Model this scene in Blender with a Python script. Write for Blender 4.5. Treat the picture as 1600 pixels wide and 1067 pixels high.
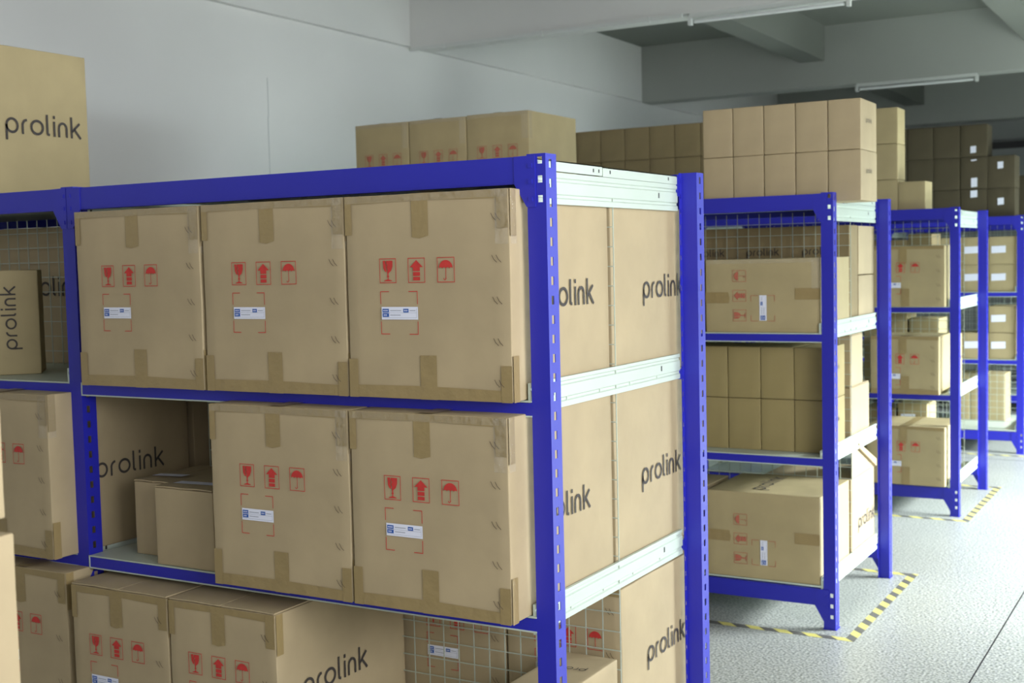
import bpy, math, random
from mathutils import Vector, Matrix, noise
random.seed(4)
PI = math.pi
for o in list(bpy.data.objects): bpy.data.objects.remove(o)
scn = bpy.context.scene
COL = scn.collection

# ------------------------------------------------------------------ camera
YAW, PITCH, ROLL = 0.5234, 0.0653, -0.0235
CAM = Vector((1.5215, -2.8278, 1.7323))
cd = bpy.data.cameras.new('camera'); cam = bpy.data.objects.new('camera', cd); COL.objects.link(cam)
fw = Vector((-math.sin(YAW)*math.cos(PITCH), math.cos(YAW)*math.cos(PITCH), -math.sin(PITCH)))
rt = Vector((math.cos(YAW), math.sin(YAW), 0)); up = rt.cross(fw)
r2 = rt*math.cos(ROLL)+up*math.sin(ROLL); u2 = r2.cross(fw)
m3 = Matrix((r2, u2, -fw)).transposed()
cam.matrix_world = Matrix.Translation(CAM) @ m3.to_4x4()
cd.sensor_width = 36; cd.lens = 1961.2/1600*36; cd.clip_start = 0.05; cd.clip_end = 100
cd.dof.use_dof = True; cd.dof.focus_distance = 3.3; cd.dof.aperture_fstop = 5.6
scn.camera = cam

# ------------------------------------------------------------------ light
w = bpy.data.worlds.new('world'); scn.world = w; w.use_nodes = True
w.node_tree.nodes['Background'].inputs[0].default_value = (0.93, 0.97, 1, 1)
w.node_tree.nodes['Background'].inputs[1].default_value = 0.3
scn.view_settings.view_transform = 'Standard'; scn.view_settings.look = 'None'
scn.view_settings.gamma = 1; scn.view_settings.use_curve_mapping = False
scn.view_settings.exposure = 0.0

def area(name, loc, rot, sx, sy, power, color):
    l = bpy.data.lights.new(name, 'AREA'); l.shape = 'RECTANGLE'; l.size = sx; l.size_y = sy
    l.energy = power; l.color = color
    o = bpy.data.objects.new(name, l); COL.objects.link(o); o.location = loc; o.rotation_euler = rot
    return o
# daylight through assumed openings at right and behind the camera, plus added fill lamps
area('daylight_loading_door', (5.2, 6.1, 2.8), (0, math.radians(55), 0), 2.4, 5.2, 1300, (0.86, 1.02, 1.09))
area('daylight_floor_fill', (7.0, 6.8, 4.0), (0, math.radians(60), 0), 2.2, 3.8, 5600, (0.93, 1.0, 1.04))  # added lamp beyond the opening, burns out the aisle floor
area('daylight_side_window', (3.52, -1.25, 2.2), (0, PI/2, 0), 1.9, 3.7, 245, (0.98, 1.01, 1.05))
area('daylight_rear_fill', (3.52, -5.1, 2.25), (0, PI/2, 0), 2.0, 2.9, 90, (1.0, 0.99, 1.02))  # added fill that lifts the left wall and the near box fronts
area('daylight_high_window', (0.3, -6.9, 2.3), (PI/2, 0, 0), 6.0, 1.8, 66, (1.0, 0.99, 1.02))

# ------------------------------------------------------------------ materials
def lin(c):
    r = []
    for v in c:
        v /= 255.0
        r.append(v/12.92 if v <= .04045 else ((v+.055)/1.055)**2.4)
    return (*r, 1)
def newmat(name):
    m = bpy.data.materials.new(name); m.use_nodes = True
    return m, m.node_tree, m.node_tree.nodes['Principled BSDF']
def mat(name, c, rough=.6, metal=0, var=0.0, scale=8, bump=0, bscale=60, stretch=(1, 1, 1), coat=0, c2=None, detail=4):
    m, nt, p = newmat(name)
    p.inputs['Roughness'].default_value = rough; p.inputs['Metallic'].default_value = metal
    p.inputs['Coat Weight'].default_value = coat
    tc = nt.nodes.new('ShaderNodeTexCoord'); mp = nt.nodes.new('ShaderNodeMapping')
    mp.inputs['Scale'].default_value = stretch
    nt.links.new(tc.outputs['Object'], mp.inputs[0])
    a = lin(c)
    if var or c2:
        n = nt.nodes.new('ShaderNodeTexNoise'); n.inputs['Scale'].default_value = scale; n.inputs['Detail'].default_value = detail
        cr = nt.nodes.new('ShaderNodeValToRGB'); nt.links.new(mp.outputs[0], n.inputs['Vector']); nt.links.new(n.outputs[0], cr.inputs[0])
        b = lin(c2) if c2 else tuple(min(1, v*(1+var)) for v in a[:3])+(1,)
        a2 = a if c2 else tuple(v*(1-var) for v in a[:3])+(1,)
        cr.color_ramp.elements[0].position = .32; cr.color_ramp.elements[1].position = .68
        cr.color_ramp.elements[0].color = a2; cr.color_ramp.elements[1].color = b
        nt.links.new(cr.outputs[0], p.inputs['Base Color'])
    else:
        p.inputs['Base Color'].default_value = a
    if bump:
        n = nt.nodes.new('ShaderNodeTexNoise'); n.inputs['Scale'].default_value = bscale; n.inputs['Detail'].default_value = 5
        nt.links.new(mp.outputs[0], n.inputs['Vector'])
        bp = nt.nodes.new('ShaderNodeBump'); bp.inputs['Strength'].default_value = bump; bp.inputs['Distance'].default_value = .01
        nt.links.new(n.outputs[0], bp.inputs['Height']); nt.links.new(bp.outputs[0], p.inputs['Normal'])
    return m
M = {}
M['card'] = mat('cardboard', (172, 154, 120), .72, var=.07, scale=5, bump=.12, bscale=14, detail=8)
M['card_plain'] = mat('cardboard_olive', (168, 152, 112), .74, var=.06, scale=6, bump=.12, bscale=14, detail=8)
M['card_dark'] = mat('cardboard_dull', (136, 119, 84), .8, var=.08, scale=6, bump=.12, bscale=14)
M['card_ochre'] = mat('cardboard_ochre', (150, 134, 88), .76, var=.06, scale=6, bump=.12, bscale=14)
M['card_shade'] = mat('cardboard_far_shade', (72, 64, 44), .85, var=.08, scale=6, bump=.12, bscale=14)  # brown card with the dimness of the far end put into its colour
M['tape'] = mat('brown_parcel_tape', (150, 130, 88), .38, var=.05, scale=10, bump=.35, bscale=25)
M['blue'] = mat('blue_powder_coat', (36, 38, 166), .42, var=.03, scale=4)
M['pale'] = mat('pale_grey_enamel', (186, 197, 184), .38, var=.03, scale=5)
M['wire'] = mat('zinc_wire', (176, 184, 170), .4, metal=.2)
M['red'] = mat('red_print', (190, 52, 46), .7, var=.08, scale=60)
M['redfaint'] = mat('faint_red_print', (176, 98, 78), .75, var=.08, scale=60)
M['black'] = mat('black_print', (62, 56, 52), .7, var=.1, scale=50)
M['staple'] = mat('staple_mark', (84, 68, 54), .5)
M['white'] = mat('white_paper', (226, 228, 240), .5)
M['lblue'] = mat('blue_label_print', (38, 88, 168), .6)
M['lgrey'] = mat('grey_label_print', (168, 172, 184), .7)
M['wall'] = mat('painted_plaster', (212, 212, 208), .82, var=.025, scale=1.2, bump=.05, bscale=9)
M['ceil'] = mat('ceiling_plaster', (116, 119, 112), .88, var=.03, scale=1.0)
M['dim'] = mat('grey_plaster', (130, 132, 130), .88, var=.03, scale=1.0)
M['scuff'] = mat('faint_scuff', (184, 187, 184), .85)
M['beam_shade'] = mat('shaded_beam_plaster', (158, 161, 154), .88, var=.03, scale=1.0)  # plaster darkened so the far beams carry the far end's shade in their colour
M['trunk'] = mat('white_plastic_trunking', (205, 208, 204), .5)
M['tube'] = mat('unlit_fluorescent_tube', (215, 218, 216), .25)
M['dark'] = mat('dark_steel', (40, 38, 38), .5)
M['glass_frame'] = mat('window_frame_paint', (200, 200, 198), .5)
def clear_tape():
    m, nt, p = newmat('clear_tape')
    p.inputs['Base Color'].default_value = (.8, .78, .72, 1); p.inputs['Roughness'].default_value = .12
    p.inputs['Alpha'].default_value = .10; p.inputs['Coat Weight'].default_value = 1; p.inputs['Coat Roughness'].default_value = .08
    tc = nt.nodes.new('ShaderNodeTexCoord'); n = nt.nodes.new('ShaderNodeTexNoise'); n.inputs['Scale'].default_value = 38; n.inputs['Detail'].default_value = 3
    bp = nt.nodes.new('ShaderNodeBump'); bp.inputs['Strength'].default_value = 1; bp.inputs['Distance'].default_value = .02
    nt.links.new(tc.outputs['Object'], n.inputs[0]); nt.links.new(n.outputs[0], bp.inputs['Height'])
    nt.links.new(bp.outputs[0], p.inputs['Normal']); nt.links.new(bp.outputs[0], p.inputs['Coat Normal'])
    return m
M['clear'] = clear_tape()
def floor_mat():
    m, nt, p = newmat('polished_terrazzo_concrete')
    tc = nt.nodes.new('ShaderNodeTexCoord')
    n1 = nt.nodes.new('ShaderNodeTexNoise'); n1.inputs['Scale'].default_value = 90; n1.inputs['Detail'].default_value = 6
    n2 = nt.nodes.new('ShaderNodeTexNoise'); n2.inputs['Scale'].default_value = 1.3; n2.inputs['Detail'].default_value = 5
    c1 = nt.nodes.new('ShaderNodeValToRGB'); c1.color_ramp.elements[0].color = lin((112, 116, 109)); c1.color_ramp.elements[1].color = lin((190, 192, 184))
    c1.color_ramp.elements[0].position = .36; c1.color_ramp.elements[1].position = .62
    c2 = nt.nodes.new('ShaderNodeValToRGB'); c2.color_ramp.elements[0].color = (.78, .78, .78, 1); c2.color_ramp.elements[1].color = (1, 1, 1, 1)
    mx = nt.nodes.new('ShaderNodeMix'); mx.data_type = 'RGBA'; mx.blend_type = 'MULTIPLY'; mx.inputs[0].default_value = 1
    nt.links.new(tc.outputs['Object'], n1.inputs[0]); nt.links.new(tc.outputs['Object'], n2.inputs[0])
    nt.links.new(n1.outputs[0], c1.inputs[0]); nt.links.new(n2.outputs[0], c2.inputs[0])
    nt.links.new(c1.outputs[0], mx.inputs[6]); nt.links.new(c2.outputs[0], mx.inputs[7]); nt.links.new(mx.outputs[2], p.inputs['Base Color'])
    p.inputs['Roughness'].default_value = .38
    return m
M['floor'] = floor_mat()
def hazard_mat():
    m, nt, p = newmat('black_and_yellow_hazard_tape')
    tc = nt.nodes.new('ShaderNodeTexCoord'); sp = nt.nodes.new('ShaderNodeSeparateXYZ'); nt.links.new(tc.outputs['Object'], sp.inputs[0])
    def mth(op, a, b):
        n = nt.nodes.new('ShaderNodeMath'); n.operation = op
        for i, v in enumerate((a, b)):
            if hasattr(v, 'links'): nt.links.new(v, n.inputs[i])
            else: n.inputs[i].default_value = v
        return n.outputs[0]
    s = mth('ADD', sp.outputs[0], sp.outputs[1])
    f = mth('FRACT', mth('DIVIDE', s, .135), 0)
    g = mth('GREATER_THAN', f, .5)
    nz = nt.nodes.new('ShaderNodeTexNoise'); nz.inputs['Scale'].default_value = 30; nt.links.new(tc.outputs['Object'], nz.inputs[0])
    mx = nt.nodes.new('ShaderNodeMix'); mx.data_type = 'RGBA'; nt.links.new(g, mx.inputs[0])
    mx.inputs[6].default_value = lin((206, 196, 96)); mx.inputs[7].default_value = lin((70, 68, 64))
    m2 = nt.nodes.new('ShaderNodeMix'); m2.data_type = 'RGBA'; m2.inputs[7].default_value = lin((150, 150, 140))
    nt.links.new(mth('MULTIPLY', nz.outputs[0], .35), m2.inputs[0]); nt.links.new(mx.outputs[2], m2.inputs[6])
    nt.links.new(m2.outputs[2], p.inputs['Base Color']); p.inputs['Roughness'].default_value = .5
    return m
M['hazard'] = hazard_mat()

# ------------------------------------------------------------------ mesh helpers
class MB:
    def __init__(s): s.v = []; s.f = []; s.m = []
    def box(s, a, b, mi=0):
        x0, y0, z0 = a; x1, y1, z1 = b; n = len(s.v)
        s.v += [(x0, y0, z0), (x1, y0, z0), (x1, y1, z0), (x0, y1, z0), (x0, y0, z1), (x1, y0, z1), (x1, y1, z1), (x0, y1, z1)]
        for f in ((0, 3, 2, 1), (4, 5, 6, 7), (0, 1, 5, 4), (1, 2, 6, 5), (2, 3, 7, 6), (3, 0, 4, 7)):
            s.f.append([n+i for i in f]); s.m.append(mi)
    def poly(s, pts, mi=0):
        n = len(s.v); s.v += [tuple(p) for p in pts]; s.f.append(list(range(n, n+len(pts)))); s.m.append(mi)
    def prism(s, pts, d, mi=0):            # pts: closed outline, extruded by vector d
        n = len(s.v); k = len(pts); d = Vector(d)
        s.v += [tuple(p) for p in pts]+[tuple(Vector(p)+d) for p in pts]
        s.f.append(list(range(n, n+k))[::-1]); s.f.append(list(range(n+k, n+2*k))); s.m += [mi, mi]
        for i in range(k):
            j = (i+1) % k; s.f.append([n+i, n+j, n+k+j, n+k+i]); s.m.append(mi)
    def mesh(s, name, mats):
        me = bpy.data.meshes.new(name); me.from_pydata(s.v, [], s.f)
        for mm in mats: me.materials.append(M[mm])
        me.polygons.foreach_set('material_index', s.m); me.update()
        return me
def link(name, me, parent=None, loc=None):
    o = bpy.data.objects.new(name, me); COL.objects.link(o)
    if parent: o.parent = parent
    if loc: o.location = loc
    return o
def obj(name, mb, mats, parent=None, loc=None):
    if isinstance(mats, str): mats = [mats]
    return link(name, mb.mesh(name, mats), parent, loc)
def empty(name, loc, label, cat, group=None, rz=0):
    o = bpy.data.objects.new(name, None); COL.objects.link(o); o.location = loc; o.rotation_euler = (0, 0, rz)
    o.empty_display_size = .1
    o['label'] = label; o['category'] = cat
    if group: o['group'] = group
    return o
def tag(o, label, cat, group=None):
    o['label'] = label; o['category'] = cat
    if group: o['group'] = group
    return o
def struct(name, mb, mats, label=None):
    o = obj(name, mb, mats); o['kind'] = 'structure'
    if label: o['label'] = label
    return o

# ------------------------------------------------------------------ the room
XL, XR, YF, YB, ZC = -4.1, 3.6, -7.0, 14.65, 3.98
b = MB(); b.box((XL-.2, YF-.2, -.1), (XR+9, YB+.2, 0)); struct('floor', b, 'floor', 'grey speckled polished concrete warehouse floor')
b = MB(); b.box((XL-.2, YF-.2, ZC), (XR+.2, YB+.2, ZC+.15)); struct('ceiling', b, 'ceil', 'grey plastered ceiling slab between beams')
b = MB(); b.box((XL-.2, YF-.2, 0), (XL, YB+.2, ZC))
struct('wall_left', b, 'wall', 'pale grey painted wall behind the rack ends')
b = MB()                                                   # edge beam along the wall
b.box((XL, YF, 3.4), (XL+.05, YB, ZC)); struct('trim_1', b, 'wall', 'shallow edge beam along the top of the left wall')
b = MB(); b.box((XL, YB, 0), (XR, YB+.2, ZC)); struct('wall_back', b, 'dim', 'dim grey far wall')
b = MB()                                                   # right wall with the loading opening
for a, c in (((XR, YF, 0), (XR+.2, -6.6, ZC)), ((XR, -3.6, 0), (XR+.2, -3.15, ZC)), ((XR, -6.6, 0), (XR+.2, -3.6, 1.2)), ((XR, -6.6, 3.3), (XR+.2, -3.6, ZC)), ((XR, .65, 0), (XR+.2, 4.0, ZC)), ((XR, -3.15, 0), (XR+.2, .65, 1.5)), ((XR, -3.15, 3.3), (XR+.2, .65, ZC)),
             ((XR, 9.0, 0), (XR+.2, YB, ZC)), ((XR, 4.0, 2.3), (XR+.2, 9.0, ZC))): b.box(a, c)
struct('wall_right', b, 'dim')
b = MB()
for a, c in (((XL, YF-.2, 0), (-2.8, YF, ZC)), ((3.4, YF-.2, 0), (XR+.2, YF, ZC)), ((-2.8, YF-.2, 0), (3.4, YF, 1.3)), ((-2.8, YF-.2, 3.25), (3.4, YF, ZC))): b.box(a, c)
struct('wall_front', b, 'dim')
b = MB()
for x in (-2.8, -.75, 1.3, 3.36): b.box((x, YF-.12, 1.3), (x+.04, YF-.06, 3.25))
b.box((-2.8, YF-.12, 1.3), (3.4, YF-.06, 1.34)); b.box((-2.8, YF-.12, 3.21), (3.4, YF-.06, 3.25))
struct('window_1', b, 'glass_frame')
n = 2
for y0 in (-3.45, .95, 5.36, 9.76, 14.4):                     # ceiling beams across the room
    b = MB(); b.box((XL+.05, y0, 3.385), (XR, y0+.25, ZC)); struct('trim_%d' % n, b, 'wall' if y0 < 9 else 'beam_shade', 'plastered concrete ceiling beam across the room'); n += 1
for x0 in (-2.31, -.2, 1.9):                             # lower secondary beams, one length per bay
    for ya, yb in ((-3.2, .95), (1.2, 5.36), (5.61, 9.76), (10.01, 14.4)):
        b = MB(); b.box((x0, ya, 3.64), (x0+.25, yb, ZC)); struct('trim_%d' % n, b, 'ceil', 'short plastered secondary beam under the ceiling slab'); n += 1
b = MB(); b.box((XL, 3.715, 2.3), (XL+.0015, 3.722, 2.72)); b.box((XL, 3.722, 2.72), (XL+.0015, 3.728, 2.98)); struct('trim_%d' % (n+1), b, 'scuff', 'faint vertical hairline crack in the left wall')
b = MB(); b.box((XL, -2, 0), (XL+.012, YB, .1)); struct('baseboard_left', b, 'ceil')
b = MB(); b.box((.616, YF, 0), (.622, YB, .0006)); b.box((XL, 8.0, 0), (XR, 8.006, .0006)); struct('trim_%d' % n, b, 'dark', 'thin saw-cut joint in the floor')

def lamp(x0, x1, y, z, label):
    e = empty('fluorescent_lamp', ((x0+x1)/2, y, z), label, 'lamp')
    h = (x1-x0)/2
    b = MB()
    b.prism([(-h, -.03, .045), (-h, -.022, .075), (-h, .022, .075), (-h, .03, .045)], (2*h, 0, 0)); obj('lamp_body', b, 'trunk', e)
    b = MB()
    k = 12
    b.prism([(-h+.03, .013*math.cos(i*2*PI/k), .022+.013*math.sin(i*2*PI/k)) for i in range(k)], (2*h-.06, 0, 0)); obj('tube', b, 'tube', e)
    for s in (-1, 1):
        b = MB(); b.box((s*h-.012, -.02, 0), (s*h+.012, .02, .06)); obj('end_cap', b, 'trunk', e)
    return e
lamp(-1.75, -.66, 5.40, 3.31, 'unlit white fluorescent batten lamp under the nearest ceiling beam')
lamp(-1.75, -.62, 9.80, 3.31, 'unlit fluorescent batten lamp under the second ceiling beam, farther off')
b = MB(); b.box((XL+.05, 5.345, 3.362), (-1.79, 5.36, 3.387))
for x in (-3.75, -2.9, -2.05): b.box((x, 5.34, 3.355), (x+.02, 5.362, 3.39))
tag(obj('cable_trunking', b, 'trunk'), 'thin white cable trunking along the lower edge of the nearest ceiling beam', 'trunking')
b = MB(); b.box((-1.95, YB-.1, 3.02), (3.2, YB, 3.1)); b.box((-1.95, YB-.12, 3.015), (3.2, YB-.1, 3.05))
tag(obj('wall_pipe', b, 'dark'), 'long dark duct fixed high on the far wall', 'duct')

# ------------------------------------------------------------------ racks
D = 1.033; BAY = 1.735
LV = [('D', .20, .16, .241), ('C', .795, .745, .826), ('B', 1.365, 1.329, 1.41), ('T', 1.962, 1.877, 1.96)]
def slotted(b, x, y0, y1, sl0, sl1, z1=2.0, pitch=.05, sh=.022):
    """vertical flange in the plane x, from y0 to y1, pierced by a column of slots between sl0 and sl1"""
    t = .002
    b.box((x-t, y0, 0), (x, sl0, z1)); b.box((x-t, sl1, 0), (x, y1, z1))
    z = 0; k = 0
    n = int(z1/pitch)
    for i in range(n+1):
        c = (i+.5)*pitch
        za = 0 if i == 0 else (i-.5)*pitch+sh/2
        zb = min(z1, c-sh/2)
        b.box((x-t, sl0, za), (x, sl1, zb))
def web(b, y, x0, x1, holes, hx0, hx1, hh=.018, z1=2.0, t=.002):
    b.box((x0, y, 0), (hx0, y+t, z1)); b.box((hx1, y, 0), (x1, y+t, z1))
    z = 0
    for h in sorted(holes):
        b.box((hx0, y, z), (hx1, y+t, h-hh/2)); z = h+hh/2
    if z < z1: b.box((hx0, y, z), (hx1, y+t, z1))
HOLES = [.06, .11, .16, 1.885, 1.935, 1.983]
bf = MB(); web(bf, 0, -.055, 0, HOLES, -.024, -.010); slotted(bf, 0, .002, .058, .018, .032)
bf.box((-.055, .002, 0), (-.053, .012, 2.0))
ME_F = bf.mesh('upright', ['blue'])
br = MB(); br.box((-.055, 0, 0), (0, .002, 2.0)); slotted(br, 0, .002, .060, .022, .036)
slotted(br, -.053, -.018, 0, -.013, -.006, pitch=.05, sh=.016)
ME_R = br.mesh('upright', ['blue'])
ft = MB(); ft.box((-.058, -.004, 0), (.004, .062, .003)); ME_FOOT = ft.mesh('foot_plate', ['blue'])
# front beams (long enough for one bay); x from 0 (left upright inner face) to BAY-.055
WB = BAY-.055
def front_beam(sgn):
    b = MB(); o = .026
    if sgn > 0: z0, z1, g = 1.925, 1.995, 1.865
    else: z0, z1, g = .108, .185, .035
    b.box((0, 0, z0), (WB, .028, z1))
    b.box((0, -.0015, z0+.004), (WB, 0, z1-.004))
    for s in (0, 1):
        def X(v): return v if s == 0 else WB-v
        pts = [(X(-o), -.004, z1+.001 if sgn > 0 else z0), (X(-o), -.004, g), (X(0), -.004, g), (X(.036), -.004, z0 if sgn > 0 else z0-.0),
               (X(.036), -.004, z1)]
        if sgn < 0: pts = [(X(-o), -.004, z1), (X(-o), -.004, g), (X(-.002), -.004, g), (X(.040), -.004, z0), (X(.040), -.004, z1)]
        b.prism(pts, (0, .003, 0))
        for zz in ((1.97, 1.93, 1.885) if sgn > 0 else (.15, .11, .06)):      # hook tabs
            b.box((min(X(-.018), X(-.006)), -.0065, zz-.006), (max(X(-.018), X(-.006)), -.004, zz+.006))
    return b
fbT = front_beam(1).mesh('top_beam', ['blue']); fbD = front_beam(-1).mesh('bottom_beam', ['blue'])
b = MB(); b.box((0, 0, 0), (WB, .022, .034)); sb_me = b.mesh('shelf_beam', ['blue'])
def lip(b, x0, x1, zd):
    b.box((x0, -.002, zd-.004), (x1, 0, zd)); b.box((x0, -.002, zd-.043), (x1, 0, zd-.039))
def deck_mesh(zd, ends):
    b = MB(); n = 5
    if zd < 1.9:
        b.box((.004, .0, -.006), (WB-.004, D, 0))
        if ends: lip(b, .0, WB, 0); b.box((.0, -.002, -.043), (.004, 0, 0))
        for i in range(1, n): b.box((.004, D*i/n-.002, -.03), (WB-.004, D*i/n+.002, -.006))
    else:
        b.box((.004, .03, -.006), (WB-.004, D-.03, 0))
    return b
dk_mid = deck_mesh(1, True).mesh('shelf_deck', ['pale']); dk_bot = deck_mesh(.2, False).mesh('shelf_deck', ['pale']); dk_top = deck_mesh(2, False).mesh('shelf_deck', ['pale'])
# end beam: ribbed pale rail between front and rear upright, x -.058 .. -.068
def end_beam_mesh(h, dark=True):
    b = MB()
    prof = [(0, 0), (0, h*.18), (-.004, h*.22), (-.004, h*.30), (0, h*.34), (0, h*.72), (-.004, h*.76), (-.004, h*.84), (0, h*.88), (0, h), (-.010, h), (-.010, 0)]
    b.prism([(x, .004, z) for x, z in prof], (0, D-.026, 0))
    for y in (.12, D-.18):
        b.box((.0, y, h*.46), (.0008, y+.008, h*.66), 1)
    return b.mesh('end_beam', ['pale', 'dark'])
eb_me = end_beam_mesh(.081)
b = MB(); b.box((-.012, .03, 0), (0, .45, .028)); b.box((-.03, .03, .025), (0, .45, .028)); b.box((-.012, .455, -.002), (0, D-.024, .026)); b.box((-.03, .455, .023), (0, D-.024, .026))
for y in (.39, .425, .50, D-.1): b.box((0, y, .008), (.0008, y+.006, .018), 1)
lp_me = b.mesh('deck_lip', ['pale', 'dark'])
def mesh_panel(w0, w1):
    b = MB(); r = .0014; z0, z1 = .21, 1.93; p = .0575
    n = int((w1-w0)/p)
    for i in range(n+1):
        x = w1-i*p; b.box((x-r, -r, z0), (x+r, r, z1))
    b.box((w0-r, -r, z0), (w0+r, r, z1))
    k = int((z1-z0)/p)
    for i in range(k+1):
        z = z0+i*p; b.box((w0, -3*r, z-r), (w1, -r, z+r))
    return b.mesh('wire_mesh_panel', ['wire'])
mesh_main = mesh_panel(.055, WB-.005)
def make_rack(y0, label, xo=0, bays=2):
    e = empty('shelving_rack', (xo, y0, 0), label, 'shelving')
    xs = [-i*BAY for i in range(bays+1)]
    for x in xs:
        link('upright', ME_F, e, (x, 0, 0)); link('upright', ME_R, e, (x, D, 0))
        link('foot_plate', ME_FOOT, e, (x, 0, 0)); link('foot_plate', ME_FOOT, e, (x, D, 0))
        for nme, zd, a, c in LV:
            link('end_beam', eb_me, e, (x-.058, 0, a))
        link('deck_lip', lp_me, e, (x-.058, 0, 1.965))
    for i in range(bays):
        x = -(i+1)*BAY
        link('top_beam', fbT, e, (x, 0, 0)); link('bottom_beam', fbD, e, (x, 0, 0))
        for me, nm in ((fbT, 'top_beam'), (fbD, 'bottom_beam')):
            o = link(nm, me, e, (x+WB, D+.002, 0)); o.rotation_euler = (0, 0, PI)
        for zd in (1.365, .795):
            link('shelf_beam', sb_me, e, (x, 0, zd-.039)); link('shelf_beam', sb_me, e, (x, D-.022, zd-.039))
            link('shelf_deck', dk_mid, e, (x, 0, zd))
        link('shelf_deck', dk_bot, e, (x, 0, .20)); link('shelf_deck', dk_top, e, (x, 0, 1.962))
        link('wire_mesh_panel', mesh_main, e, (x, .52, 0))
    return e
RY = [-2.795, 0, 2.795, 5.56, 8.34, 11.12]
make_rack(RY[0], 'blue steel rack ending just left of the picture, nearest the camera', bays=1)
make_rack(RY[1], 'nearest full blue and pale grey steel shelving rack filling the left half')
make_rack(RY[2], 'second blue steel rack from the front, small cartons stacked on its top', xo=-.046)
make_rack(RY[3], 'third blue steel rack from the front, three large fragile boxes at its end', xo=-.01)
make_rack(RY[4], 'fourth blue steel rack holding white-labelled cartons at the right picture edge')
make_rack(RY[5], 'farthest blue steel rack, almost wholly hidden behind the fourth', bays=2)
NM = ['nearest-to-camera', 'nearest', 'second', 'third', 'fourth']
def tape_loop(y, label):
    b = MB(); w2 = .046; x1 = .072; ya = -.135; yb = D+.10; xa = -3.4; t = .0008
    b.box((xa, ya, .0002), (x1-w2, ya+w2, t)); b.box((x1-w2, ya, .0002), (x1, yb+w2, t)); b.box((xa, yb, .0002), (x1-w2, yb+w2, t))
    tag(obj('hazard_tape', b, 'hazard', loc=(0, y, 0)), label, 'floor tape')
tape_loop(RY[1], 'yellow and black striped floor tape around the nearest rack')
tape_loop(RY[2], 'yellow and black striped floor tape around the foot of the second rack')
tape_loop(RY[3], 'faded yellow and black floor tape around the third rack')
tape_loop(RY[4], 'yellow and black floor tape around the fourth rack')

# ------------------------------------------------------------------ printing on the boxes
def ribbon(pts, w, closed=False):
    """quads along a polyline"""
    P = [Vector(p) for p in pts]; n = len(P); L = []; R_ = []
    for i in range(n):
        if closed: a, c = P[(i-1) % n], P[(i+1) % n]; d1 = (P[i]-a).normalized(); d2 = (c-P[i]).normalized()
        else:
            d1 = (P[i]-P[i-1]).normalized() if i else (P[1]-P[0]).normalized()
            d2 = (P[i+1]-P[i]).normalized() if i < n-1 else d1
        t = (d1+d2)
        t = t.normalized() if t.length > 1e-6 else d1
        nn = Vector((-t.y, t.x)); c = max(.45, nn.dot(Vector((-d1.y, d1.x))))
        L.append(P[i]+nn*(w/2/c)); R_.append(P[i]-nn*(w/2/c))
    out = []
    for i in range(n if closed else n-1):
        j = (i+1) % n; out.append([tuple(R_[i]), tuple(R_[j]), tuple(L[j]), tuple(L[i])])
    return out
def arc(cx, cy, rx, ry, a0, a1, n=14):
    return [(cx+rx*math.cos(math.radians(a0+(a1-a0)*i/n)), cy+ry*math.sin(math.radians(a0+(a1-a0)*i/n))) for i in range(n+1)]
def logo_polys():
    S = .16; q = []; h = S/2
    r = .5-h
    q += ribbon(arc(.5, .5, r, r, 0, 360, 22)[:-1], S, True)                                 # p
    q += ribbon([(h, .55), (h, -.42)], S)
    q += ribbon([(1.30, 0), (1.30, .62)]+arc(1.66, .55, .36, .36, 168, 92, 6), S)            # r
    q += ribbon(arc(2.42, .5, r+.03, r, 0, 360, 22)[:-1], S, True)                            # o
    q += ribbon([(3.22, 1.38), (3.22, .22)]+arc(3.42, .2, .2, .11, 180, 265, 5), S)          # l
    q += ribbon([(3.78, 0), (3.78, .98)], S); q += ribbon([(3.78, 1.15), (3.78, 1.36)], S)    # i
    q += ribbon([(4.15, 0), (4.15, .6)]+arc(4.46, .58, .31, .33, 175, 5, 10)+[(4.77, .5), (4.77, 0)], S)  # n
    q += ribbon([(5.18, 0), (5.18, 1.38)], S); q += ribbon([(5.2, .42), (5.86, 1.0)], S); q += ribbon([(5.42, .58), (5.92, 0)], S)  # k
    return q
LOGO = logo_polys(); LW = 5.98
def icon_polys():
    g, a, u = [], [], []
    W_, H_ = .054, .066; t = .0018
    fr = ribbon([(t/2, t/2), (W_-t/2, t/2), (W_-t/2, H_-t/2), (t/2, H_-t/2)], t, True)
    g += fr; a += fr; u += fr
    # broken glass
    g.append([(.011, .060), (.020, .060), (.0185, .054), (.0235, .048), (.019, .042), (.023, .036), (.022, .029), (.017, .032), (.0125, .040)])
    g.append([(.0225, .060), (.043, .060), (.0425, .045), (.038, .033), (.030, .027), (.0245, .028), (.0255, .037), (.0215, .0425), (.0265, .048), (.021, .054)])
    g.append([(.025, .028), (.0295, .028), (.029, .021), (.031, .018), (.0285, .014), (.029, .010), (.040, .0065), (.040, .005), (.014, .005), (.014, .0065), (.0255, .010), (.026, .014), (.0235, .018), (.0255, .021)])
    # arrow up on two bars
    a.append([(.027, .060), (.048, .041), (.038, .041), (.038, .031), (.016, .031), (.016, .041), (.006, .041)])
    a.append([(.016, .018), (.038, .018), (.038, .0285), (.016, .0285)]); a.append([(.016, .006), (.038, .006), (.038, .0155), (.016, .0155)])
    # umbrella
    dome = arc(.027, .036, .0215, .0225, 0, 180, 14)
    sc = []
    for i in range(4):
        c = .0055+.0108*i+.0054; sc += arc(c, .036, .0052, .0035, 180, 0, 4)
    u.append(dome+sc)
    u += ribbon([(.027, .037), (.027, .011)]+arc(.0235, .011, .0035, .0045, 0, -180, 7), .0018)
    return g, a, u
ICON = icon_polys()

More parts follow.
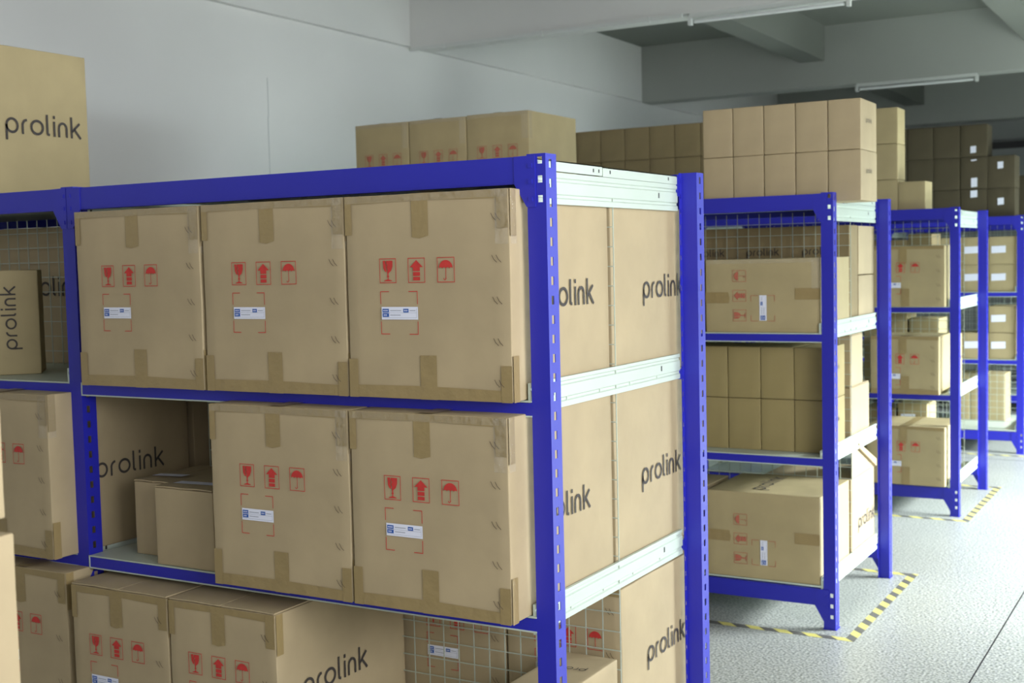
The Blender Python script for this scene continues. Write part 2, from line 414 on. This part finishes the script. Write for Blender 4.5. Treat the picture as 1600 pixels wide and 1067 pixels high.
def face_fn(face, w, d, h, eps, rot=False):
    """(u right, v up from lower left of the face) -> box coordinates"""
    if face == 'front': f = lambda u, v: (u, -eps, v); W_, H_ = w, h
    elif face == 'side': f = lambda u, v: (w+eps, u, v); W_, H_ = d, h
    elif face == 'top': f = lambda u, v: (u, v, h+eps); W_, H_ = w, d
    elif face == 'top_side': f = lambda u, v: (w-v, u, h+eps); W_, H_ = d, w
    elif face == 'back': f = lambda u, v: (w-u, d+eps, v); W_, H_ = w, h
    if rot:       # the whole face turned a quarter left: its own top points to the left
        g = lambda u, v: f(W_-v, u)
        return g, H_, W_
    return f, W_, H_

def add_polys(mb, f, polys, mi=0, s=1, du=0, dv=0):
    for p in polys: mb.poly([f(u*s+du, v*s+dv) for u, v in p], mi)
def logo_obj(parent, f, u0, v0, width, col='black'):
    mb = MB(); s = width/LW; add_polys(mb, f, LOGO, 0, s, u0, v0); return obj('printed_logo', mb, col, parent)
def handling_marks(parent, f, W_, H_, drop, off, red='red', label=True):
    o_, e1, e2 = Vector(f(0, 0)), Vector(f(1, 0)), Vector(f(0, 1)); nv = Vector((0, -1, 0)); nv = nv*.0005
    fl = lambda u, v: tuple(Vector(f(u, v))+nv)
    for k in range(3):
        mb = MB(); add_polys(mb, f, ICON[k], 0, 1, off+k*.0925, H_-drop-.066)
        obj(('fragile_symbol', 'this_way_up_symbol', 'keep_dry_symbol')[k], mb, red, parent)
    top = H_-drop-.089; u0 = off+.001; uw = .119; hh = .114; t = .002; a = .028; e = .034
    for x, sx in ((u0, 1), (u0+uw, -1)):
        for z, sz in ((top, -1), (top-hh, 1)):
            mb = MB(); add_polys(mb, f, ribbon([(x+sx*a, z), (x, z), (x, z+sz*e)], t)); obj('label_corner_mark', mb, red, parent)
    if label:
        mb = MB(); l0 = top-.041-.034; 
        mb.poly([f(u0+.002, l0), (f(u0+uw+.001, l0)), f(u0+uw+.001, l0+.034), f(u0+.002, l0+.034)], 0)
        lab = obj('address_label', mb, 'white', parent)
        lab['label'] = 'white paper label with small blue fields'
        pm = MB()
        def rect(x0, z0, x1, z1, mi): pm.poly([tuple(Vector(fl(*q))+nv*.6*(mi == 2)) for q in ((u0+x0, l0+z0), (u0+x1, l0+z0), (u0+x1, l0+z1), (u0+x0, l0+z1))], mi)
        rect(.005, .019, .026, .029, 0); rect(.005, .007, .026, .017, 0); rect(.073, .019, .090, .029, 0)
        for x0, x1, z in ((.030, .066, .024), (.093, .112, .024), (.030, .064, .012)): rect(x0, z-.0012, x1, z+.0012, 1)
        rect(.005, .0176, .115, .0184, 1); rect(.005, .0045, .115, .0053, 1); rect(.115, .0045, .1158, .030, 1)
        for x, z, n in ((.008, .024, 4), (.009, .012, 3), (.076, .024, 3)):
            for i in range(n): rect(x+i*.004, z-.0018, x+i*.004+.0024, z+.0018, 2)
        pr = obj('label_print', pm, ['lblue', 'lgrey', 'white'], lab)

BODY = {}
def body_mesh(w, d, h, seed, matname, fine):
    key = (round(w, 3), round(d, 3), round(h, 3), seed, matname)
    if key in BODY: return BODY[key]
    n = 14 if fine else 4
    mb = MB(); r = .0035; A = .0016 if fine else .001
    def P(x, y, z):   # rounded-box projection + slight waviness of the board
        c = Vector((min(max(x, r), w-r), min(max(y, r), d-r), min(max(z, r), h-r))); q = Vector((x, y, z))-c
        if q.length > 1e-9:
            q = q.normalized()*r
        p = c+q
        nn = noise.noise_vector(p*7+Vector((seed*3.1, 0, seed)))
        edge = min(x, w-x)+min(y, d-y)
        return p+Vector((nn.x, nn.y, nn.z))*A*.7
    def ticks(L): return [0, r*.4, r]+[r+(L-2*r)*i/n for i in range(1, n)]+[L-r, L-r*.4, L]
    tx, ty, tz = ticks(w), ticks(d), ticks(h)
    def grid(ta, tb, fn, flip):
        base = len(mb.v)
        for a in ta:
            for c in tb: mb.v.append(tuple(P(*fn(a, c))))
        nb = len(tb)
        for i in range(len(ta)-1):
            for j in range(nb-1):
                q = [base+i*nb+j, base+(i+1)*nb+j, base+(i+1)*nb+j+1, base+i*nb+j+1]
                mb.f.append(q[::-1] if flip else q); mb.m.append(0)
    grid(tx, tz, lambda a, c: (a, 0, c), False); grid(tx, tz, lambda a, c: (a, d, c), True)
    grid(ty, tz, lambda a, c: (w, a, c), False); grid(ty, tz, lambda a, c: (0, a, c), True)
    grid(tx, ty, lambda a, c: (a, c, h), False); grid(tx, ty, lambda a, c: (a, c, 0), True)
    me = mb.mesh('carton_body', [matname])
    me.polygons.foreach_set('use_smooth', [True]*len(me.polygons)); me.update()
    BODY[key] = me
    return me

def carton(x, y, z, w, d, h, label, group=None, mt='card', icons=None, drop=.135, off=.08, red='red', rot=False, tapes=(), side=None, front=None,
           topl=None, staples=None, clear=False, seam=True, paper=None, rz=0, fine=False, seed=None, flaps=False, tapeside=False, lab=True, tiny=None):
    """x: right edge of the box, y: front face, z: underside"""
    e = empty('cardboard_box', (x-w, y, z+.0005), label, 'box', group, rz)
    seed = seed if seed is not None else int((x*37+y*91+z*53)*10) % 97
    link('carton_body', body_mesh(w, d, h, seed, mt, fine), e)
    E1, E2, E3 = .0020, .0034, .0038
    lay = [0]
    f, W_, H_ = face_fn('front', w, d, h, E1, rot); fi = face_fn('front', w, d, h, E2, rot)[0]
    def lift(ff, pts):
        lay[0] += 1
        o_, du, dv = Vector(ff(0, 0)), Vector(ff(1, 0)), Vector(ff(0, 1)); nn = (du-o_).cross(dv-o_).normalized()
        if nn.dot(o_-Vector((w/2, d/2, h/2))) < 0: nn = -nn
        return [tuple(Vector(p)+nn*(lay[0]*.00016)) for p in pts]
    def trect(ff, u0, v0, u1, v1, jag=0):
        tm = MB()
        if jag: tm.poly(lift(ff, [ff(u0, v0), ff(u0+(u1-u0)*.45, v0-jag), ff(u1, v0+jag*.6), ff(u1, v1), ff(u0, v1)]))
        else: tm.poly(lift(ff, [ff(u0, v0), ff(u1, v0), ff(u1, v1), ff(u0, v1)]))
        obj('packing_tape', tm, 'tape', e)
    def tpoly(pts):
        tm = MB(); tm.poly(lift(f, pts)); obj('packing_tape', tm, 'tape', e)
    c = W_*.475
    if 'top' in tapes: trect(f, c-.026, H_-.115, c+.026, H_, .004)
    if 'bottom' in tapes: trect(f, c-.01, 0, c+.042, .118)
    if 'hbottom' in tapes: tpoly([f(.002, .001), f(W_-.002, .001), f(W_-.002, .030), f(W_*.5, .036), f(.002, .034)])
    if 'htop' in tapes: tpoly([f(.002, H_-.022), f(W_*.5, H_-.019), f(W_-.002, H_-.024), f(W_-.002, H_-.001), f(.002, H_-.001)])
    if 'corners' in tapes:
        for u0, u1, v0, v1 in ((0, .022, H_-.105, H_), (W_-.036, W_-.003, H_-.10, H_), (0, .03, 0, .105), (W_-.032, W_, 0, .095)): trect(f, u0, v0, u1, v1)
        g = face_fn('side', w, d, h, E1)[0]
        trect(g, 0, h-.12, .03, h); trect(g, 0, 0, .03, .12)
    if tapeside:
        g = face_fn('side', w, d, h, E1)[0]
        trect(g, d*.42, h-.12, d*.42+.05, h)
    if seam:
        g = face_fn('top', w, d, h, E1)[0]
        trect(g, w/2-.026, 0, w/2+.026, d)
    if icons: handling_marks(e, fi, W_, H_, drop, off, red, lab)
    if staples:
        sm = MB()
        for i in range(staples):
            v = H_-.07-i*(H_-.12)/(staples-1) if staples > 1 else H_/2
            for du in (0, .013): add_polys(sm, fi, ribbon([(W_-.052+du, v+.009), (W_-.046+du, v-.002), (W_-.037+du, v-.010)], .0016))
        obj('staples', sm, 'staple', e)
    if side:                                        # (u0, v0, width)
        g = face_fn('side', w, d, h, E2)[0]; logo_obj(e, g, *side)
    if front:
        u0, v0, wd, vert = front
        g = face_fn('front', w, d, h, E2)[0]
        if vert: g0 = g; g = lambda u, v: g0(w*.5+.03-v, u)
        logo_obj(e, g, u0, v0, wd)
    if topl:
        u0, v0, wd, flip = topl
        if flip: g = lambda u, v: (u0+wd-u, v0-v, h+E2)
        else: g = lambda u, v: (w-.12-v+v0, u0+u, h+E2)
        logo_obj(e, g, 0, 0, wd)
    if tiny:
        g = face_fn('side', w, d, h, E2)[0]; logo_obj(e, g, d*.30, h*.55, .10)
    if clear:
        g = face_fn('front', w, d, h, .0040)[0]; s = face_fn('side', w, d, h, .0040)[0]
        def strip(ff, u0, v0, u1, v1, n=8):
            cm = MB()
            for i in range(n):
                a, b_ = u0+(u1-u0)*i/n, u0+(u1-u0)*(i+1)/n
                cm.poly([ff(a, v0), ff(b_, v0), ff(b_, v1), ff(a, v1)])
            obj('clear_tape', cm, 'clear', e)
        strip(g, .001, h-.020, w-.001, h-.001); strip(g, w-.04, h-.14, w-.002, h, 2); strip(s, 0, h-.14, .03, h, 2)
    if flaps:
        for s in (0, 1):
            fm = MB(); x0, x1 = (.002, w/2-.0015) if s == 0 else (w/2+.0015, w-.002)
            n = 6
            P = []
            for i in range(n+1):
                u = i/n; P.append((x0+(x1-x0)*u, .0018+.0022*(1-abs(2*u-1))*(.4+.6*rr_(seed+s))))
            for i in range(n):
                (xa, za), (xb, zb) = P[i], P[i+1]
                fm.prism([(xa, -.001, h+za), (xb, -.001, h+zb), (xb, -.001, h+zb+.004), (xa, -.001, h+za+.004)], (0, d, 0))
            obj('top_flap', fm, mt, e)
    if paper:
        for (u0, v0, u1, v1) in paper:
            pm = MB(); g = face_fn('front', w, d, h, E2)[0]; pm.poly([g(u0, v0), g(u1, v0+.004), g(u1, v1), g(u0, v1-.003)])
            o = obj('paper_label', pm, 'white', e); o['label'] = 'blank white paper label'
    return e
def rr_(s): return random.Random(s).random()
ORD = ['first', 'second', 'third', 'fourth', 'fifth', 'sixth', 'seventh', 'eighth', 'ninth', 'tenth', 'eleventh', 'twelfth', 'thirteenth']
FULL = ('top', 'bottom', 'hbottom', 'htop', 'corners')

# ---- nearest rack, upper level (B): three big boxes
zB, zC_, zD, zT = 1.365, .795, .20, 1.962
rng = random.Random(2)
for x, wd, lb in ((-.074, .516, 'rightmost'), (-.598, .520, 'middle'), (-1.130, .524, 'leftmost')):
    carton(x, -.065, zB, wd, .577, .547, 'large fragile-marked box, %s of three on the upper shelf of the nearest rack' % lb, 'large boxes on the upper shelf of the nearest rack',
           icons=True, drop=.170, off=.112, tapes=FULL, staples=5, clear=True, side=(.155, .235, .32), rz=rng.uniform(-.003, .003), fine=True)
carton(-.074, .529, zB, .52, .565, .547, 'large box at the back of the upper shelf, printed side facing the aisle', side=(.225, .235, .32), fine=True, tapeside=False, staples=None)
# lower level (C): two big boxes, small cartons behind the gap at left
for x, wd, lb in ((-.074, .500, 'right'), (-.583, .505, 'left')):
    carton(x, -.095, zC_, wd, .607, .535, 'large fragile-marked box, %s of two on the middle shelf of the nearest rack' % lb, 'large boxes on the middle shelf of the nearest rack',
           icons=True, drop=.170, off=.112, tapes=FULL, staples=5, clear=True, side=(.145, .225, .31), rz=rng.uniform(-.003, .003), fine=True)
carton(-.074, .529, zC_, .52, .565, .54, 'large box at the back of the middle shelf, printed side facing the aisle', side=(.195, .225, .315), fine=True)
e = carton(-1.440, .085, zC_, .165, .30, .24, 'small plain carton left of its twin on the middle shelf of the nearest rack', 'small plain cartons on the middle shelf', seam=False, flaps=True, fine=True)
e2 = carton(-1.185, .005, zC_, .245, .30, .245, 'small plain carton half hidden behind the big box, set forward of its twin', 'small plain cartons on the middle shelf', seam=False, flaps=True, fine=True)
for q, ww in ((e, .165), (e2, .245)):
    pm = MB(); pm.poly([(.03, .05, .253), (ww-.02, .07, .253), (ww-.02, .11, .253), (.03, .09, .253)]); o = obj('paper_label', pm, 'white', q); o['label'] = 'white paper strip on the carton top'
# bottom level (D) of the nearest rack
for x, wd, lb in ((-1.275, .415, 'left'), (-.850, .415, 'right')):
    carton(x, -.115, zD, wd, .64, .53, 'fragile-marked tall box, %s of the pair on the bottom shelf of the nearest rack' % lb, 'tall boxes on the bottom shelf of the nearest rack',
           icons=True, drop=.150, off=.075, tapes=('top', 'htop', 'corners'), flaps=True, seam=False, staples=4, side=(.11, .255, .32), fine=True, rz=.004)
for x, lb in ((-.480, 'left'), (-.072, 'right')):
    carton(x, .555, zD, .40 if lb == 'right' else .43, .52, .53, 'fragile-marked box behind the wire mesh on the bottom shelf, %s one' % lb, 'boxes behind the mesh on the bottom shelf of the nearest rack',
           icons=True, drop=.130, off=.13 if lb == 'left' else .10, tapes=('htop',), staples=4, side=(.185, .25, .31), fine=True)
carton(-.062, .10, zD, .185, .40, .335, 'low pale box with upside-down print on its lid on the bottom shelf', topl=(.02, .27, .13, True), seam=False, fine=True)
# left bay of the nearest rack
t_ = carton(-2.163, .198, zB, .21, .20, .37, 'narrow dull box standing on end with vertical print, left of the big boxes', mt='card_plain', front=(.09, 0, .225, True), fine=True, seam=False, rz=math.radians(46))
t_.location = (-2.163-.21*math.cos(math.radians(46)), .198-.21*math.sin(math.radians(46)), zB+.0005)
carton(-2.33, .56, zB, .54, .50, .535, 'large box with printed front behind the wire mesh in the left bay', mt='card', front=(.178, .265, .34, False), fine=True)
carton(-1.785, -.1, zC_, .50, .62, .537, 'large box on the middle shelf of the left bay, its printed side in shade', icons=True, drop=.165, off=.145, tapes=FULL, staples=5, side=(.185, .235, .31), clear=True, fine=True)
carton(-1.735, -.10, zD, .42, .60, .555, 'fragile-marked box on the bottom shelf of the left bay, partly behind its neighbour', icons=True, drop=.150, off=.06, tapes=('top', 'htop', 'corners'), fine=True, staples=4)
carton(-2.285, .02, 1.99, .48, .545, .545, 'large printed box standing on top of the nearest rack at the picture edge', mt='card_plain', side=(.17, .235, .34), fine=True, tapes=('corners',))
for i, x in enumerate((-.61, -1.15)):  # unseen boxes added to keep the rack interior dark
    for z, hh, lv in ((zB, .50, 'upper'), (zC_, .50, 'middle')):
        carton(x, .555, z, .52, .52, hh, 'added plain box, rear of the %s shelf of the nearest rack, %s from the aisle' % (lv, ORD[i+1]))
carton(-2.33, .56, zC_, .54, .50, .50, 'added plain box at the rear of the middle shelf in the left bay')
carton(-2.31, -.08, zC_, .52, .6, .53, 'box at the far left of the middle shelf, behind the out-of-focus boxes')
carton(-2.90, .56, zB, .52, .5, .535, 'added box at the far left behind the mesh on the upper shelf of the left bay')  # added to cover a bright strip behind the left bay
carton(-1.795, .56, zB, .51, .50, .52, 'added plain box right of the printed one behind the mesh, upper shelf')  # added, like the next, to darken the gap between the bays
carton(-1.795, .56, zC_, .51, .50, .52, 'added plain box behind the shaded box on the middle shelf of the left bay')
# rack beside the camera: two boxes at its rear right corner
carton(-.062, -2.205, zB, .5, .600, .54, 'bright out-of-focus box at the left picture edge, upper of two', fine=True, clear=True, tapeside=True)
carton(-.062, -2.200, zC_, .5, .608, .545, 'bright out-of-focus box at the left picture edge, lower of two', fine=True, clear=True, tapeside=True)

# ---- second rack
for i in range(5):
    for k in range(2):
        carton(.059-(4-i)*.1505, 2.875, zT+k*.2285, .147, .29, .227, 'small plain carton in the %s layer atop the second rack, %s from the left' % (('lower', 'upper')[k], ORD[i]),
               'small cartons stacked on top of the second rack', tiny=(i == 4), seam=False, rz=rng.uniform(-.008, .008))
for x, wd, lb in ((-1.600, .370, 'rightmost'), (-1.975, .358, 'middle'), (-2.340, .352, 'leftmost')):
    carton(x, 2.80, zT, wd, .535, .525 if lb == 'rightmost' else .522, 'tall fragile-marked box atop the second rack, %s of three against the wall' % lb, 'tall boxes on top of the second rack',
           icons=True, drop=.165, off=.065, red='redfaint', tapes=(), clear=True, mt='card_plain', lab=False, rz=0.004)
carton(-.110, 2.812, zB, .552, .490, .342, 'box lying on its side with sideways fragile symbols, upper shelf of the second rack', icons=True, rot=True, drop=.135, off=.052, red='redfaint', mt='card_plain', tapes=('top', 'bottom'), clear=True, fine=True, seam=False)
for i in range(3):
    carton(-.120-i*.289, 3.345, zB, .284, .155, .497, 'printed carton behind the mesh, upper shelf of the second rack, %s from the aisle' % ORD[i],
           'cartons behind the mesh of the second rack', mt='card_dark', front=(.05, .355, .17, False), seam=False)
for k in range(2):
    carton(-.118, 3.51, zB+k*.25, .3, .32, .245, 'carton with bare side, %s of two, upper shelf rear of the second rack' % ('lower', 'upper')[k], seam=False)
for i in range(5):
    for k in range(2):
        carton(-.107-i*.1633, 2.915, zC_+k*.248, .160, .29, .2455, 'small carton, %s layer, middle shelf of the second rack, %s from the aisle' % (('lower', 'upper')[k], ORD[i]),
               'small cartons on the middle shelf of the second rack', seam=False, tiny=(i == 0), mt='card_ochre', rz=rng.uniform(-.006, .006))
carton(-.118, 3.345, zC_, .3, .36, .262, 'pale carton with a raised flap, lower one at the rear of the middle shelf', seam=False, flaps=True)
carton(-.118, 3.345, zC_+.27, .3, .235, .25, 'pale carton standing on another at the rear of the second rack', seam=False, flaps=True)
carton(-.118, 2.800, zD, .548, .505, .408, 'box lying on its side with sideways fragile symbols, bottom shelf of the second rack', icons=True, rot=True, drop=.135, off=.065, red='redfaint', mt='card_plain', tapes=('top', 'bottom'), staples=None, fine=True, seam=False, topl=(.08, -.17, .36, False), tapeside=True)
e = carton(-.118, 3.345, zD, .45, .46, .40, 'open box with raised flaps at the rear of the bottom shelf of the second rack', seam=False, side=(.13, .13, .32))
fm = MB(); fm.prism([(.45, .02, .402), (.45, .455, .402), (.45, .10, .545), (.45, .02, .56)], (-.004, 0, 0)); obj('raised_flap', fm, 'card', e)
fm = MB(); fm.prism([(.43, .455, .402), (.43, .10, .55), (.43, .10, .575), (.43, .455, .44)], (.035, 0, 0)); obj('raised_flap', fm, 'card', e)
# plain cartons farther left behind the near rack's upright
carton(-.72, 2.80, zD, .50, .45, .40, 'plain box on the bottom shelf of the second rack, left of the lying box', seam=True)
carton(-.68, 2.80, zB, .50, .42, .34, 'plain box on the upper shelf of the second rack, left of the lying box', seam=True)

# ---- third rack
xr = -.40
for i in range(13):
    for k in range(3):
        carton(xr-i*.1955, 5.60, zT+k*.235, .192, .21, .2325, 'small brown carton, %s layer of the row atop the third rack, %s from the aisle' % (('bottom', 'middle', 'top')[k], ORD[i]),
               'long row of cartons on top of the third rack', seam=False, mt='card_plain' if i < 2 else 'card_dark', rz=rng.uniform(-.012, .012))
carton(-.225, 5.60, zT, .172, .21, .215, 'single small carton at the aisle end of the long row atop the third rack', seam=False, mt='card_plain')
R3 = 5.50
carton(-.086, R3, zB, .50, .40, .392, 'fragile-marked box on the upper shelf of the third rack', icons=True, drop=.105, off=.105, tapes=('top', 'bottom', 'htop'), staples=4, mt='card_plain', fine=True)
carton(-.122, R3, zC_-.015+.015, .436, .38, .378, 'fragile-marked box on the middle shelf of the third rack', icons=True, drop=.115, off=.072, tapes=('top', 'bottom', 'htop', 'hbottom'), staples=4, mt='card_plain', fine=True)
carton(-.075, 5.93, zC_, .42, .10, .37, 'box behind the marked one on the middle shelf of the third rack', side=None, mt='card_plain', tiny=True)
carton(-.086, R3, zD, .50, .50, .385, 'fragile-marked box on the bottom shelf of the third rack', icons=True, drop=.10, off=.105, tapes=('top', 'bottom', 'htop'), staples=4, mt='card_plain', fine=True)
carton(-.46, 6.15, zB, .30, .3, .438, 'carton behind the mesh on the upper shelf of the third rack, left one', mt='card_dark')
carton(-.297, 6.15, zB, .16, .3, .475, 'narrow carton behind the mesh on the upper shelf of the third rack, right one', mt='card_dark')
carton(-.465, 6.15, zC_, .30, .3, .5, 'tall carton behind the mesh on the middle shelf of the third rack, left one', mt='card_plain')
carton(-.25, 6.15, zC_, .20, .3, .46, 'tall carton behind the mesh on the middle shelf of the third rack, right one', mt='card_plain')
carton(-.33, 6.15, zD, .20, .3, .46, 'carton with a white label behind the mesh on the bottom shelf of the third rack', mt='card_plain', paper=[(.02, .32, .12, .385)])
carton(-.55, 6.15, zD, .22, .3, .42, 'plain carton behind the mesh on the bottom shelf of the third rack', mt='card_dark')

# ---- fourth rack
def wl(x, z, lb, h=.23):
    carton(x, 8.36, z, .213, .33, h, lb, 'white-labelled cartons on the fourth rack', mt='card_plain', paper=[(.02, h*.40, .135, h*.40+.062)], seam=False)
for i in range(4):
    for k in range(2): wl(-.067-i*.216, zB+k*.232, 'white-labelled carton, %s layer, upper shelf of the fourth rack, %s from the aisle' % (('lower', 'upper')[k], ORD[i]))
for i in range(4):
    for k in range(2 if i == 0 else 1): wl(-.067-i*.216, zC_+k*.226, 'white-labelled carton, %s layer, middle shelf of the fourth rack, %s from the aisle' % (('lower', 'upper')[k], ORD[i]), .222)
for i in range(3):
    carton(-.23-i*.15, 8.9, zD, .145, .3, .42, 'narrow carton behind mesh, bottom shelf of the fourth rack, %s from the aisle' % ORD[i], 'narrow cartons on the bottom shelf of the fourth rack', mt='card_plain', seam=False)
cols = [(-.081, 2), (-.298, 3), (-.520, 3), (-.740, 3), (-.962, 3), (-1.185, 3), (-1.408, 3)]
for i, (x, n) in enumerate(cols):
    for k in range(n):
        pp = None
        if i == 1: pp = [[(.08, .20, .135, .262)], [(.085, .015, .135, .095), (.085, .235, .13, .25)], [(.08, .03, .125, .09)]][k]
        if i == 0: pp = [[(.08, .13, .13, .19)], [(.08, .16, .125, .22)]][k]
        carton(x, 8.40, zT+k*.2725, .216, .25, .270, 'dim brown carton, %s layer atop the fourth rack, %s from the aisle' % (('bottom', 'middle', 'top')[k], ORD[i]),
               'dim cartons on top of the fourth rack', mt='card_shade', seam=False, paper=pp, rz=rng.uniform(-.01, .01))
carton(-.06, 11.2, zT, .40, .4, .515, 'dim box atop the farthest rack at the right picture edge', mt='card_shade', seam=False)
